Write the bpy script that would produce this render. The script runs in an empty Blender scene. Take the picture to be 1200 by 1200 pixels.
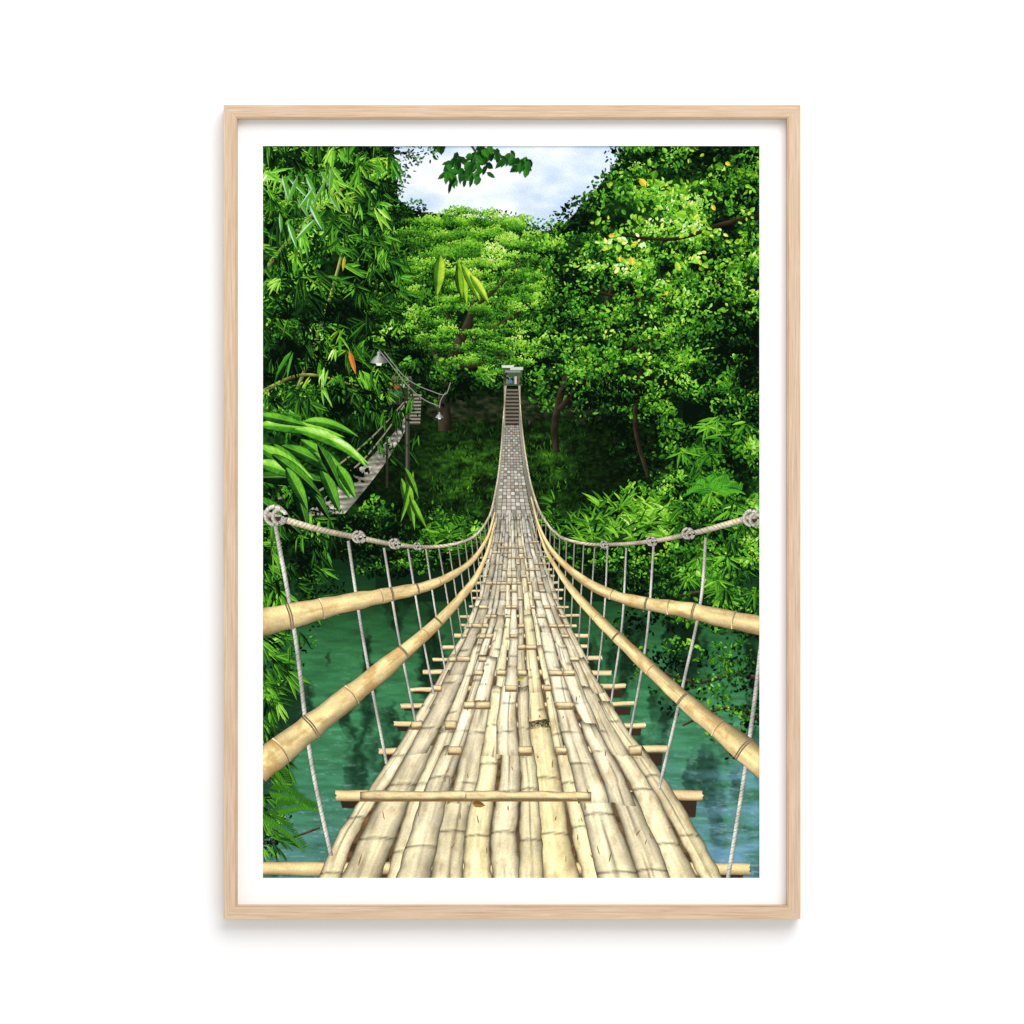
import bpy, math, numpy as np
C = bpy.context.scene
col = C.collection
rng = np.random.default_rng(7)
jr_ = np.random.default_rng(99)
D = 4.0
GAIN = 1.0
def lin(c):
    c = np.clip(np.asarray(c, float)/255.0, 0, 1)
    return np.where(c <= 0.04045, c/12.92, ((c+0.055)/1.055)**2.4)
# ---------------------------------------------------------------- noise
def _h(ix, iy, s):
    n = (ix.astype(np.int64)*374761393 + iy.astype(np.int64)*668265263 + s*2147483647) & 0xffffffff
    n = ((n ^ (n >> 13))*1274126177) & 0xffffffff
    n = (n ^ (n >> 16)) & 0xffffff
    return n/float(0xffffff)
def vn(x, y, s=0):
    x = np.asarray(x, float); y = np.asarray(y, float)
    ix = np.floor(x); iy = np.floor(y); fx = x-ix; fy = y-iy
    fx = fx*fx*(3-2*fx); fy = fy*fy*(3-2*fy)
    a = _h(ix, iy, s); b = _h(ix+1, iy, s); c = _h(ix, iy+1, s); d = _h(ix+1, iy+1, s)
    return (a*(1-fx)+b*fx)*(1-fy)+(c*(1-fx)+d*fx)*fy
def fbm(x, y, s=0, o=4):
    t = 0; a = 0.5; tot = 0
    for k in range(o):
        t = t+a*vn(x*2**k, y*2**k, s+k*17); tot += a; a *= 0.55
    return t/tot
# ---------------------------------------------------------------- flat print painter (photo millimetres, y down)
class Pt:
    def __init__(s): s.V = []; s.K = []; s.F = []; s.n = 0
    def quads(s, X, Y, Z, K):            # X,Y (n,4); Z (n,) ; K (n,4,3) or (n,3)
        X = np.asarray(X, float); n = len(X)
        Z = np.broadcast_to(np.asarray(Z, float).reshape(-1, 1), (n, 4))+jr_.random((n, 1))*.004
        K = np.asarray(K, float)
        if K.ndim == 2: K = np.repeat(K[:, None, :], 4, 1)
        s.V.append(np.stack([X, np.asarray(Y, float), Z], -1).reshape(-1, 3)); s.K.append(K.reshape(-1, 3))
        s.F.append(np.arange(n*4).reshape(n, 4)+s.n); s.n += n*4
    def grid(s, X, Y, Z, K, mask=None):
        n, m = X.shape
        Zb = np.broadcast_to(Z, (n, m))+jr_.random()*.0004
        s.V.append(np.stack([X, Y, Zb], -1).reshape(-1, 3)); s.K.append(np.asarray(K, float).reshape(-1, 3))
        i = np.arange(n*m).reshape(n, m)+s.n
        F = np.stack([i[:-1, :-1], i[:-1, 1:], i[1:, 1:], i[1:, :-1]], -1).reshape(-1, 4)
        if mask is not None: F = F[mask[:-1, :-1].ravel()]
        s.F.append(F); s.n += n*m
    def build(s, name, mat, parent, label=None, base=0.010):
        V = np.concatenate(s.V); K = np.concatenate(s.K); F = np.concatenate(s.F)
        c = V[F].mean(1); F = F[(c[:, 0] > 296) & (c[:, 0] < 902) & (c[:, 1] > 158) & (c[:, 1] < 1042)]
        used = np.unique(F); rm = np.zeros(len(V), np.int64); rm[used] = np.arange(len(used)); V = V[used]; K = K[used]; F = rm[F]
        V[:, 0] = np.clip(V[:, 0], 290, 908); V[:, 1] = np.clip(V[:, 1], 152, 1048)
        f = (D-0.0112)/D*0.001
        co = np.empty_like(V)
        co[:, 0] = (V[:, 0]-600)*f; co[:, 2] = (600-V[:, 1])*f; co[:, 1] = -(base+V[:, 2]*0.001)
        me = bpy.data.meshes.new(name)
        me.vertices.add(len(co)); me.vertices.foreach_set('co', co.astype(np.float32).ravel())
        me.loops.add(F.size); me.loops.foreach_set('vertex_index', F.astype(np.int32).ravel())
        me.polygons.add(len(F)); me.polygons.foreach_set('loop_start', np.arange(0, F.size, 4, dtype=np.int32))
        me.polygons.foreach_set('loop_total', np.full(len(F), 4, dtype=np.int32))
        me.update(calc_edges=True)
        a = me.color_attributes.new('Ink', 'FLOAT_COLOR', 'POINT')
        cc = np.ones((len(co), 4), np.float32); cc[:, :3] = lin(K)*GAIN
        a.data.foreach_set('color', cc.ravel())
        me.materials.append(mat)
        o = bpy.data.objects.new(name, me); col.objects.link(o)
        if parent: par(o, parent)
        if label: o['label'] = label
        return o
def par(o, p):
    o.parent = p
    if p is root: o.matrix_parent_inverse = ROOTINV
# ---------------------------------------------------------------- palettes
GS = np.array([0, .12, .26, .4, .54, .68, .82, .92, 1.0])
GC = np.array([(6, 14, 8), (14, 34, 14), (28, 66, 22), (50, 106, 28), (78, 146, 34), (110, 180, 44), (150, 208, 72), (188, 228, 116), (224, 243, 184)], float)
def green(l, warm=0.0):
    l = np.clip(l, 0, 1)
    k = np.stack([np.interp(l, GS, GC[:, i]) for i in range(3)], -1)
    w = np.broadcast_to(np.asarray(warm, float), l.shape)[..., None]
    return np.clip(k*(1+w*np.array([0.5, 0.0, -0.35])), 0, 255)
GX = np.array([332, 380, 429, 477, 526, 574, 623, 671, 720, 768, 817, 865.])
GY = np.array([195, 243, 290, 338, 386, 433, 481, 529, 576, 624, 672, 720, 800, 900, 1000.])
LM = np.array([
 [5, 6, 4, 4, 5, 5, 5, 4, 4, 5, 4, 3],
 [6, 7, 5, 4, 6, 7, 6, 5, 5, 6, 6, 4],
 [5, 4, 4, 5, 6, 7, 6, 5, 6, 7, 6, 4],
 [4, 5, 3, 4, 6, 7, 6, 4, 4, 4, 4, 3],
 [4, 4, 3, 5, 6, 6, 5, 4, 3, 4, 3, 2],
 [4, 4, 3, 2, 4, 5, 4, 4, 4, 5, 3, 2],
 [6, 4, 3, 1, 2, 2, 2, 3, 2, 4, 2, 2],
 [6, 6, 2, 1, 2, 2, 2, 1, 1, 1, 3, 4],
 [5, 5, 2, 1, 2, 2, 2, 2, 3, 4, 3, 4],
 [4, 4, 2, 1, 2, 2, 2, 2, 4, 5, 4, 5],
 [5, 4, 2, 1, 1, 1, 1, 1, 2, 3, 3, 4],
 [5, 4, 2, 1, 1, 1, 1, 1, 2, 2, 3, 3],
 [5, 4, 2, 1, 1, 1, 1, 1, 2, 2, 2, 2],
 [5, 4, 2, 1, 1, 1, 1, 1, 1, 1, 2, 2],
 [4, 4, 2, 1, 1, 1, 1, 1, 1, 1, 2, 2]], float)/10
def lum(x, y):
    x = np.clip(x, GX[0], GX[-1]-1e-3); y = np.clip(y, GY[0], GY[-1]-1e-3)
    i = np.clip(np.searchsorted(GX, x, side='right')-1, 0, len(GX)-2); j = np.clip(np.searchsorted(GY, y, side='right')-1, 0, len(GY)-2)
    u = (x-GX[i])/(GX[i+1]-GX[i]); v = (y-GY[j])/(GY[j+1]-GY[j])
    return (LM[j, i]*(1-u)+LM[j, i+1]*u)*(1-v)+(LM[j+1, i]*(1-u)+LM[j+1, i+1]*u)*v
def inpoly(x, y, poly):
    r = np.zeros(np.shape(x), bool); n = len(poly)
    for k in range(n):
        x1, y1 = poly[k]; x2, y2 = poly[(k+1) % n]
        if y1 == y2: continue
        c = ((y1 > y) != (y2 > y)) & (x < (x2-x1)*(y-y1)/(y2-y1)+x1)
        r ^= c
    return r
def sample(poly, n):
    p = np.array(poly, float); lo = p.min(0); hi = p.max(0); X = []; Y = []; t = 0
    while t < n:
        x = rng.uniform(lo[0], hi[0], n*2); y = rng.uniform(lo[1], hi[1], n*2)
        m = inpoly(x, y, poly); X.append(x[m]); Y.append(y[m]); t += m.sum()
    return np.concatenate(X)[:n], np.concatenate(Y)[:n]
def leaves(P, x, y, L, W, ang, KA, KB, z, bend=0.0):
    ca = np.cos(ang); sa = np.sin(ang)
    def pt(t, w):
        lx = t*L; ly = w*W+bend*L*t*t
        return x+lx*ca-ly*sa, y+lx*sa+ly*ca
    b = pt(0, 0); tp = pt(1, 0)
    for sg, K in ((1, KA), (-1, KB)):
        a = pt(.28, .5*sg); c = pt(.68, .42*sg)
        P.quads(np.stack([b[0], a[0], c[0], tp[0]], 1), np.stack([b[1], a[1], c[1], tp[1]], 1), z, K)
def foliage(P, poly, nc, rx, ry, dens, ls, z0, th, dl=0.0, contrast=1.0, ang=None, aspect=.55, seed=1, warm=0.0, toplit=.24, sort='y', centres=None, noise=.085, sparkle=.05):
    if centres is None: cx, cy = sample(poly, nc)
    else: cx, cy = centres; nc = len(cx)
    if sort == 'y': o = np.argsort(cy+rng.normal(0, 25, nc))
    elif sort == 'tier': o = np.arange(nc)
    else: o = rng.permutation(nc)
    cx = cx[o]; cy = cy[o]
    RX = rng.uniform(rx[0], rx[1], nc); RY = rng.uniform(ry[0], ry[1], nc)
    num = (dens*RX*RY/np.mean(ls)**2).astype(int)+3
    idx = np.repeat(np.arange(nc), num); n = len(idx)
    r = np.sqrt(rng.random(n))*(1+.25*rng.normal(0, 1, n)*0.6); a = rng.random(n)*2*math.pi
    dx = r*np.cos(a); dy = r*np.sin(a)
    x = cx[idx]+dx*RX[idx]; y = cy[idx]+dy*RY[idx]-0.25*RY[idx]*(1-dx**2)
    cl = rng.normal(0, .11, nc)[idx]
    big = (fbm(x/34, y/26, seed, 3)-.5)*1.15*contrast
    l = lum(x, y)-.02+dl+cl*contrast-toplit*dy*contrast+big+rng.normal(0, noise, n)
    l = np.where(rng.random(n) < sparkle, l+.16, l)
    l = np.where(l > .74, .74+(l-.74)*.55, l)
    L = rng.uniform(ls[0], ls[1], n)*np.where(rng.random(n) < .12, 1.5, 1.0); W = L*aspect*rng.uniform(.6, 1.25, n)
    A = rng.random(n)*2*math.pi if ang is None else rng.normal(ang[0], ang[1], n)
    z = z0+th*(idx+rng.random(n))/nc
    wv = warm+rng.normal(.03, .16, n)
    leaves(P, x, y, L, W, A, green(l+.05, wv), green(l-.08, wv), z, bend=rng.normal(0, .1, n))
def ribbon(P, pts, z, colf, m=6, step=3.0, wig=0.0, seed=0):
    p = np.array(pts, float)                  # x,y,halfwidth
    d = np.r_[0, np.cumsum(np.hypot(np.diff(p[:, 0]), np.diff(p[:, 1])))]
    n = max(3, int(d[-1]/step)); t = np.linspace(0, d[-1], n)
    def sm(v):
        g = np.gradient(v, d); i = np.clip(np.searchsorted(d, t, side='right')-1, 0, len(d)-2)
        h = d[i+1]-d[i]; u = (t-d[i])/h
        return (2*u**3-3*u**2+1)*v[i]+(u**3-2*u**2+u)*h*g[i]+(-2*u**3+3*u**2)*v[i+1]+(u**3-u**2)*h*g[i+1]
    x = sm(p[:, 0]); y = sm(p[:, 1]); w = np.maximum(sm(p[:, 2]), .3)
    if wig: w = w*(1+wig*(vn(t/14, t*0, seed)-.5)*2)
    tx = np.gradient(x); ty = np.gradient(y); q = np.hypot(tx, ty); nx = -ty/q; ny = tx/q
    flip = np.where(ny < 0, -1, 1) if abs(p[-1, 0]-p[0, 0]) > abs(p[-1, 1]-p[0, 1]) else np.where(nx < 0, -1, 1)
    v = np.linspace(-1, 1, m)
    X = x[:, None]+(nx*flip*w)[:, None]*v; Y = y[:, None]+(ny*flip*w)[:, None]*v
    T = np.broadcast_to(t[:, None], X.shape); Vv = np.broadcast_to(v, X.shape)
    P.grid(X, Y, z+jr_.random()*.003, colf(T, Vv, X, Y, w[:, None]+0*X))
    return x, y, w
def cgrid(base, f): return np.clip(np.asarray(base, float)*np.asarray(f)[..., None], 0, 255)
# ---------------------------------------------------------------- materials
def ink():
    m = bpy.data.materials.new('print_ink'); m.use_nodes = True; n = m.node_tree
    b = n.nodes['Principled BSDF']; a = n.nodes.new('ShaderNodeVertexColor'); a.layer_name = 'Ink'
    nz = n.nodes.new('ShaderNodeTexNoise'); nz.inputs['Scale'].default_value = 700; nz.inputs['Detail'].default_value = 3
    tc = n.nodes.new('ShaderNodeTexCoord'); n.links.new(tc.outputs['Object'], nz.inputs['Vector'])
    mr = n.nodes.new('ShaderNodeMapRange'); mr.inputs['From Min'].default_value = .25; mr.inputs['From Max'].default_value = .75
    mr.inputs['To Min'].default_value = .84; mr.inputs['To Max'].default_value = 1.16
    n.links.new(nz.outputs['Fac'], mr.inputs['Value'])
    mx = n.nodes.new('ShaderNodeMix'); mx.data_type = 'RGBA'; mx.blend_type = 'MULTIPLY'; mx.inputs[0].default_value = 1
    n.links.new(a.outputs['Color'], mx.inputs[6]); n.links.new(mr.outputs['Result'], mx.inputs[7])
    n.links.new(mx.outputs[2], b.inputs['Base Color'])
    b.inputs['Roughness'].default_value = 1; b.inputs['Specular IOR Level'].default_value = 0
    return m
def white(name, v, bump=0):
    m = bpy.data.materials.new(name); m.use_nodes = True; n = m.node_tree
    b = n.nodes['Principled BSDF']; b.inputs['Roughness'].default_value = .95; b.inputs['Specular IOR Level'].default_value = 0
    nz = n.nodes.new('ShaderNodeTexNoise'); nz.inputs['Scale'].default_value = 60
    tc = n.nodes.new('ShaderNodeTexCoord'); n.links.new(tc.outputs['Object'], nz.inputs['Vector'])
    cr = n.nodes.new('ShaderNodeValToRGB')
    cr.color_ramp.elements[0].color = (v*.99, v*.99, v*.99, 1); cr.color_ramp.elements[1].color = (v, v, v, 1)
    n.links.new(nz.outputs['Fac'], cr.inputs['Fac']); n.links.new(cr.outputs['Color'], b.inputs['Base Color'])
    return m
def oak(name, horiz, f=1.0):
    m = bpy.data.materials.new(name); m.use_nodes = True; n = m.node_tree
    b = n.nodes['Principled BSDF']; b.inputs['Roughness'].default_value = .6; b.inputs['Specular IOR Level'].default_value = .1
    tc = n.nodes.new('ShaderNodeTexCoord'); mp = n.nodes.new('ShaderNodeMapping')
    mp.inputs['Scale'].default_value = (13, 600, 600) if horiz else (600, 600, 13)
    n.links.new(tc.outputs['Object'], mp.inputs['Vector'])
    nz = n.nodes.new('ShaderNodeTexNoise'); nz.inputs['Scale'].default_value = 1; nz.inputs['Detail'].default_value = 6; nz.inputs['Roughness'].default_value = .7
    nz.inputs['Distortion'].default_value = .5
    n.links.new(mp.outputs['Vector'], nz.inputs['Vector'])
    cr = n.nodes.new('ShaderNodeValToRGB'); e = cr.color_ramp.elements
    e[0].position = .3; e[1].position = .7
    e[0].color = (*(lin((186, 154, 124))*f), 1); e[1].color = (*(lin((224, 202, 177))*f), 1)
    k = e.new(.5); k.color = (*(lin((210, 182, 153))*f), 1)
    n.links.new(nz.outputs['Fac'], cr.inputs['Fac']); n.links.new(cr.outputs['Color'], b.inputs['Base Color'])
    bp = n.nodes.new('ShaderNodeBump'); bp.inputs['Strength'].default_value = .12; bp.inputs['Distance'].default_value = .0005
    n.links.new(nz.outputs['Fac'], bp.inputs['Height']); n.links.new(bp.outputs['Normal'], b.inputs['Normal'])
    return m
INK = ink(); MAT = white('mat_board_white', .93); WALL = white('wall_white_paint', .95)
OH = oak('oak_horizontal', True); OV = oak('oak_vertical', False); OLH = oak('oak_lip_horizontal', True, .9); OLV = oak('oak_lip_vertical', False, .9)
root = None
def mesh(name, v, f, m, parent=None):
    me = bpy.data.meshes.new(name); me.from_pydata(v, [], f); me.update(); me.materials.append(m)
    o = bpy.data.objects.new(name, me); col.objects.link(o)
    if parent: par(o, parent)
    return o
# ---------------------------------------------------------------- wall
w = mesh('wall', [(-4, 0, -4), (4, 0, -4), (4, 0, 4), (-4, 0, 4)], [(0, 1, 2, 3)], WALL)
w['kind'] = 'structure'; w['label'] = 'plain bright white wall behind the framed print'; w['category'] = 'wall'
# ---------------------------------------------------------------- framed print
root = bpy.data.objects.new('framed_picture', None); col.objects.link(root); root.location = (0, 0, -0.474)
root['label'] = 'light oak framed print of a woven bamboo footbridge through jungle, hung on white wall'; root['category'] = 'framed picture'
bpy.context.view_layer.update(); ROOTINV = root.matrix_world.inverted()
fs = (D-0.025)/D
HX = 0.338*fs; HZ = 0.477*fs
prof = [(0, .0003), (0, .0248), (.0002, .025), (.0138, .025), (.0140, .0248), (.0140, .0003)]
lip = [(.0141, .0003), (.0141, .0243), (.0154, .0243), (.0156, .0241), (.0156, .0003)]
def rail(name, side, pr, m):
    def P(o, d, e):
        x = HX-o; z = HZ-o
        return {'t': (e*x, -d, z), 'b': (e*x, -d, -z), 'l': (-x, -d, e*z), 'r': (x, -d, e*z)}[side]
    n = len(pr)
    v = [P(o, d, -1) for o, d in pr]+[P(o, d, 1) for o, d in pr]
    f = [(i, (i+1) % n, n+(i+1) % n, n+i) for i in range(n)]+[tuple(range(n)), tuple(range(n, 2*n))]
    o = mesh(name, v, f, m, root); o['label'] = {'t': 'top', 'b': 'bottom', 'l': 'left', 'r': 'right'}[side]+(' oak rail of the frame' if name == 'frame_rail' else ' darker inner lip of the frame')
    return o
for s in 'tblr':
    rail('frame_rail', s, prof, OH if s in 'tb' else OV); rail('inner_lip', s, lip, OLH if s in 'tb' else OLV)
fm = (D-0.0122)/D*.001
ox0, ox1, oz0, oz1 = (308-600)*fm, (890-600)*fm, (600-1029)*fm, (600-171)*fm
X0, X1, Z0, Z1 = -HX+.0145, HX-.0145, -HZ+.0145, HZ-.0145
d1, d0 = -.0122, -.0092
v = [(X0, d1, Z0), (X1, d1, Z0), (X1, d1, Z1), (X0, d1, Z1), (ox0, d1, oz0), (ox1, d1, oz0), (ox1, d1, oz1), (ox0, d1, oz1),
     (ox0, d0, oz0), (ox1, d0, oz0), (ox1, d0, oz1), (ox0, d0, oz1)]
f = [(0, 1, 5, 4), (1, 2, 6, 5), (2, 3, 7, 6), (3, 0, 4, 7), (4, 5, 9, 8), (5, 6, 10, 9), (6, 7, 11, 10), (7, 4, 8, 11)]
o = mesh('mat_board', v, f, MAT, root); o['label'] = 'wide white border around the print'
o = mesh('backing_board', [(X0, -.002, Z0), (X1, -.002, Z0), (X1, -.002, Z1), (X0, -.002, Z1)], [(0, 1, 2, 3)], MAT, root)
# ---------------------------------------------------------------- the print
def raster(x0, x1, y0, y1, st):
    xs = np.arange(x0, x1+st, st); ys = np.arange(y0, y1+st, st)
    return np.meshgrid(xs, ys)
P = Pt(); X, Y = raster(300, 898, 163, 1037, 1.5)
l = lum(X, Y)*.34-.04+(fbm(X/26, Y/20, 3, 4)-.5)*.4+(fbm(X/5, Y/4, 5, 2)-.5)*.3
P.grid(X, Y, 0, green(np.clip(l, .02, 1)))
pic = P.build('print', INK, root, 'colour photograph of a bamboo hanging bridge over a green river'); PR = pic
# sky
P = Pt(); X, Y = raster(440, 740, 160, 290, 1.5)
c = np.clip((fbm(X/70, Y/40, 11, 4)-.38)*3.4, 0, 1)[..., None]
P.grid(X, Y, .05, np.array([190, 208, 230.])*(1-c)+np.array([238, 242, 248.])*c, mask=inpoly(X, Y, [(455, 150), (745, 150), (715, 200), (690, 230), (660, 262), (642, 272), (600, 264), (560, 254), (520, 250), (484, 246), (466, 232), (462, 190)]))
P.build('sky', INK, PR, 'pale cloudy sky between the treetops')
# river
P = Pt(); X, Y = raster(300, 898, 655, 1037, 1.25)
ty = np.clip((Y-660)/370, 0, 1)
stops = [0, .12, .3, .55, .8, 1]
rc = np.array([(16, 42, 22), (30, 68, 36), (52, 110, 66), (62, 126, 84), (64, 120, 90), (74, 120, 108)], float)
K = np.stack([np.interp(ty, stops, rc[:, i]) for i in range(3)], -1)
wx = X+10*(fbm(X/20, Y/5, 20, 2)-.5)
rp = fbm(X/22, Y/4.5, 21, 5)-.5; dk = np.clip((fbm(wx/24, Y/70, 23, 4)-.48)*6, 0, 1)*np.clip(1.25-ty*.7, 0, 1)
K = K*(1+.5*rp[..., None])*(1-.62*dk[..., None])
for sx, sy, sgn in ((735, 810, 1), (520, 900, -1)):
    bl = np.clip((X-sx)*sgn/130, 0, 1)*np.clip((Y-sy)/150, 0, 1)*np.clip(.3+2.4*(fbm(wx/34, Y/10, 25, 4)-.36), 0, 1)
    kk = .88 if sgn > 0 else .42
    K = K*(1-bl[..., None]*kk)+np.array([118, 166, 198.])*bl[..., None]*kk
sp = np.clip((fbm(X/9, Y/2.6, 29, 3)-.66)*9, 0, 1)*np.clip(ty-.12, 0, 1)
K = K*(1-sp[..., None]*.5)+np.array([170, 200, 206.])*sp[..., None]*.5
P.grid(X, Y, .06, np.clip(K, 0, 255)); P.build('river', INK, PR, 'calm emerald green river under the bridge')
# hillside
P = Pt(); X, Y = raster(440, 800, 440, 705, 1.25)
g = np.exp(-((X-545)/50)**2-((Y-562)/60)**2)+.9*np.exp(-((X-640)/36)**2-((Y-540)/40)**2)+.5*np.exp(-((X-660)/40)**2-((Y-610)/26)**2)
l = .07+.38*np.clip(g*(.0+2.6*(fbm(X/16, Y/7, 31, 5)-.34)), 0, 1)+(fbm(X/4, Y/2.4, 33, 3)-.5)*.28
K = green(np.clip(l, .02, 1), .35)
st = ((Y > 462+5*vn(X/12, X*0, 12)) & (Y < 488+10*vn(X/9, X*0, 2)) & (X > 500) & (X < 705))*np.clip(1.8*fbm(X/10, Y/4, 37, 3)-.4, 0, 1)
K = K*(1-st[..., None]*.7)+np.array([66, 64, 50.])*st[..., None]*.7*(.35+1.0*vn(X/5, Y/3, 4))[..., None]
ww = np.clip((Y-(662+6*vn(X/25, X*0, 5)))/8, 0, 1)[..., None]
K = K*(1-ww)+np.array([16, 38, 22.])*ww
P.grid(X, Y, .08, K)
nb = 1500; bx = rng.uniform(500, 690, nb); by = np.sort(rng.uniform(496, 655, nb)); gg = np.exp(-((bx-545)/48)**2-((by-565)/60)**2)+np.exp(-((bx-640)/36)**2-((by-548)/46)**2)
lb = .07+.42*gg*np.clip(fbm(bx/14, by/8, 39, 3)*1.8-.4, 0, 1)+rng.normal(0, .06, nb)
leaves(P, bx, by, rng.uniform(4, 8, nb), rng.uniform(1, 2, nb), rng.normal(-1.57, .5, nb), green(lb+.06, .3), green(lb-.04, .3), .085+.00001*np.arange(nb))
def rects(P, rs, z):
    for k, (x0, y0, x1, y1, c) in enumerate(rs):
        P.quads([[x0, x1, x1, x0]], [[y0, y0, y1, y1]], z+.006*k, [c])
P.build('riverbank', INK, PR, 'shaded mossy slope at the far end of the bridge')
P = Pt(); rects(P, [(590, 432, 612, 452, (66, 84, 56)), (588, 428, 602, 431, (206, 212, 206)), (598, 430, 613, 433.5, (190, 198, 192)), (592, 434, 610, 436.5, (128, 138, 120)), (593, 440, 596, 450, (110, 112, 96)),
    (596.5, 442, 600, 449, (84, 112, 158)), (603, 441, 605.5, 450, (186, 184, 172)), (607, 440, 609, 450, (100, 88, 68)), (572, 438, 588, 440, (130, 158, 66))], .60)
foliage(P, [(582, 440), (592, 436), (594, 452), (582, 454)], 6, (4, 7), (3, 5), 3, (2, 4), .65, .01, dl=-.08, seed=90); foliage(P, [(609, 436), (620, 434), (620, 454), (610, 452)], 6, (4, 7), (3, 5), 3, (2, 4), .65, .01, dl=-.08, seed=91)
P.build('pavilion', INK, PR, 'small pale roofed shelter beyond the far stairs')
P = Pt(); rects(P, [(456, 444, 484, 474, (46, 44, 34)), (458, 441, 482, 445, (100, 92, 80)), (462, 450, 468, 455, (184, 66, 56)), (469, 450, 474, 454, (176, 180, 186)), (462, 459, 472, 463, (66, 84, 134)),
    (456, 456, 459, 474, (100, 80, 64)), (478, 450, 480, 476, (120, 104, 84))], .25)
P.build('hut', INK, PR, 'brown hut with red and blue goods behind the left trees')
P = Pt()
for k in range(9):
    y = 462+k*4; x0 = 481-k*.2
    rects(P, [(x0, y, x0+13, y+2.0, (136, 132, 118)), (x0, y+2.0, x0+13, y+4, (52, 50, 40))], .315)
P.build('staircase', INK, PR, 'pale steps beside the hut on the left')
P = Pt(); n = 11
for k in range(n):
    y = 456+k*4.2; h = 7.2+k*.35
    rects(P, [(600-h, y, 600+h, y+2.1, (112, 106, 92)), (600-h, y+2.1, 600+h, y+4.2, (46, 42, 34))], .58)
rects(P, [(590.5, 452, 592, 500, (150, 146, 134)), (608.5, 452, 610, 500, (150, 146, 134))], .61)
P.build('staircase', INK, PR, 'dark narrow steps at the far end of the bridge')
# trees
def limb(P, pts, z, c=(48, 36, 26)):
    ribbon(P, pts, z, lambda T, V, X, Y, W: cgrid(c, (1.15-.55*V)*(.7+.6*vn(X/3, Y/7, 8))), m=5, step=4, wig=.15)
P = Pt()
poly = [(430, 262), (470, 242), (520, 244), (560, 249), (600, 260), (640, 270), (655, 310), (655, 380), (636, 425), (590, 430), (555, 442), (525, 410), (490, 430), (445, 400), (425, 320)]
foliage(P, poly, 230, (13, 26), (7, 13), 4.5, (2.4, 4.4), .10, .03, dl=-.32, contrast=.9, seed=40, toplit=.12)
TB = [[(522, 505, 10), (520, 460, 7), (530, 420, 6), (548, 380, 4.5), (560, 330, 3), (566, 300, 2)], [(524, 440, 5), (505, 405, 4), (485, 370, 3), (470, 335, 2)], [(532, 415, 5), (560, 395, 3.5), (600, 372, 2.5), (625, 350, 1.5)],
      [(528, 430, 4), (575, 425, 3), (610, 405, 2)], [(540, 400, 3), (522, 360, 2.4), (515, 320, 1.6)], [(556, 360, 3), (590, 330, 2.2), (612, 300, 1.4)]]
for k, b in enumerate(TB): limb(P, b, .15+.005*k, (40, 36, 26))
CX = []; CY = []
for k in range(13):
    yt = 248+k*14.5+rng.normal(0, 2); hw = 70+7*min(k, 6); c0 = 556-2*k
    x = c0-hw+rng.uniform(0, 8)
    while x < c0+hw:
        if rng.random() > (.05 if k < 7 else .3):
            CX.append(x+rng.normal(0, 3)); CY.append(yt+.0030*(x-c0)**2+rng.normal(0, 2.5))
        x += rng.uniform(9, 17)
CX = np.array(CX); CY = np.array(CY); m = inpoly(CX, CY, poly) | (CY < 300); CX = CX[m]; CY = CY[m]
foliage(P, None, 0, (11, 20), (4, 7), 8.5, (1.7, 3.3), .21, .09, dl=-.04, contrast=.95, seed=41, toplit=.30, sort='tier', centres=(CX, CY), noise=.05, sparkle=.02, warm=.05)
P.build('rain_tree', INK, PR, 'wide layered bright green tree in the centre')
P = Pt()
foliage(P, [(455, 425), (590, 435), (588, 460), (540, 462), (500, 480), (450, 480)], 60, (10, 22), (6, 12), 3, (3, 6), .2, .04, dl=-.08, seed=43)
foliage(P, [(470, 590), (560, 610), (572, 650), (480, 672), (420, 672), (400, 600)], 80, (10, 22), (7, 13), 3, (3, 6), .2, .05, dl=.02, seed=44)
P.build('undergrowth', INK, PR, 'dark bushes on the slope left of the bridge')
P = Pt()
foliage(P, [(622, 600), (700, 600), (790, 540), (860, 560), (860, 680), (740, 690), (640, 660)], 130, (9, 22), (6, 12), 3, (3, 6), .2, .05, dl=-.02, seed=45)
foliage(P, [(612, 435), (700, 445), (790, 470), (800, 560), (740, 560), (700, 500), (616, 470)], 70, (10, 24), (6, 12), 2.4, (3, 6), .25, .05, dl=-.06, seed=46)
P.build('undergrowth', INK, PR, 'mixed bushes on the slope right of the bridge')
def fan(P, cx, cy, n, Lr, Wr, a0, a1, lb, z, bend=.25, warm=0., jit=.08, side=None):
    a = rng.uniform(a0, a1, n); L = rng.uniform(*Lr, n); W = rng.uniform(*Wr, n)
    l = lb+rng.normal(0, jit, n)
    b = np.where(np.cos(a) > 0, bend, -bend)*rng.uniform(.4, 1.3, n)
    l = l+.1*(-np.sin(a)); l = np.where(l > .76, .76+(l-.76)*.5, l)
    leaves(P, cx+rng.normal(0, 2, n), cy+rng.normal(0, 2, n), L, W, a, green(l+.09, warm), green(l-.12, warm), z+.02*rng.random(n), bend=b)
P = Pt()
ss = sorted([(rng.uniform(592, 636), rng.uniform(684, 784)) for _ in range(34)])
for k, (y, x) in enumerate(ss):
    fan(P, x, y, 14, (10, 26), (1.8, 3.2), -math.pi*.98, -.02, .46+rng.normal(0, .1), .31+.0016*k, .35, .08, .14)
P.build('shrub', INK, PR, 'light green arching shrub on the right bank')
P = Pt()
for k in range(16):
    fan(P, rng.uniform(500, 572), rng.uniform(612, 650), 12, (7, 16), (1.4, 2.6), -math.pi*.95, -.1, .3, .27+.001*k, .35, .1, .14)
P.build('fern', INK, PR, 'low ferny plants left of the distant deck')
P = Pt()
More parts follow.
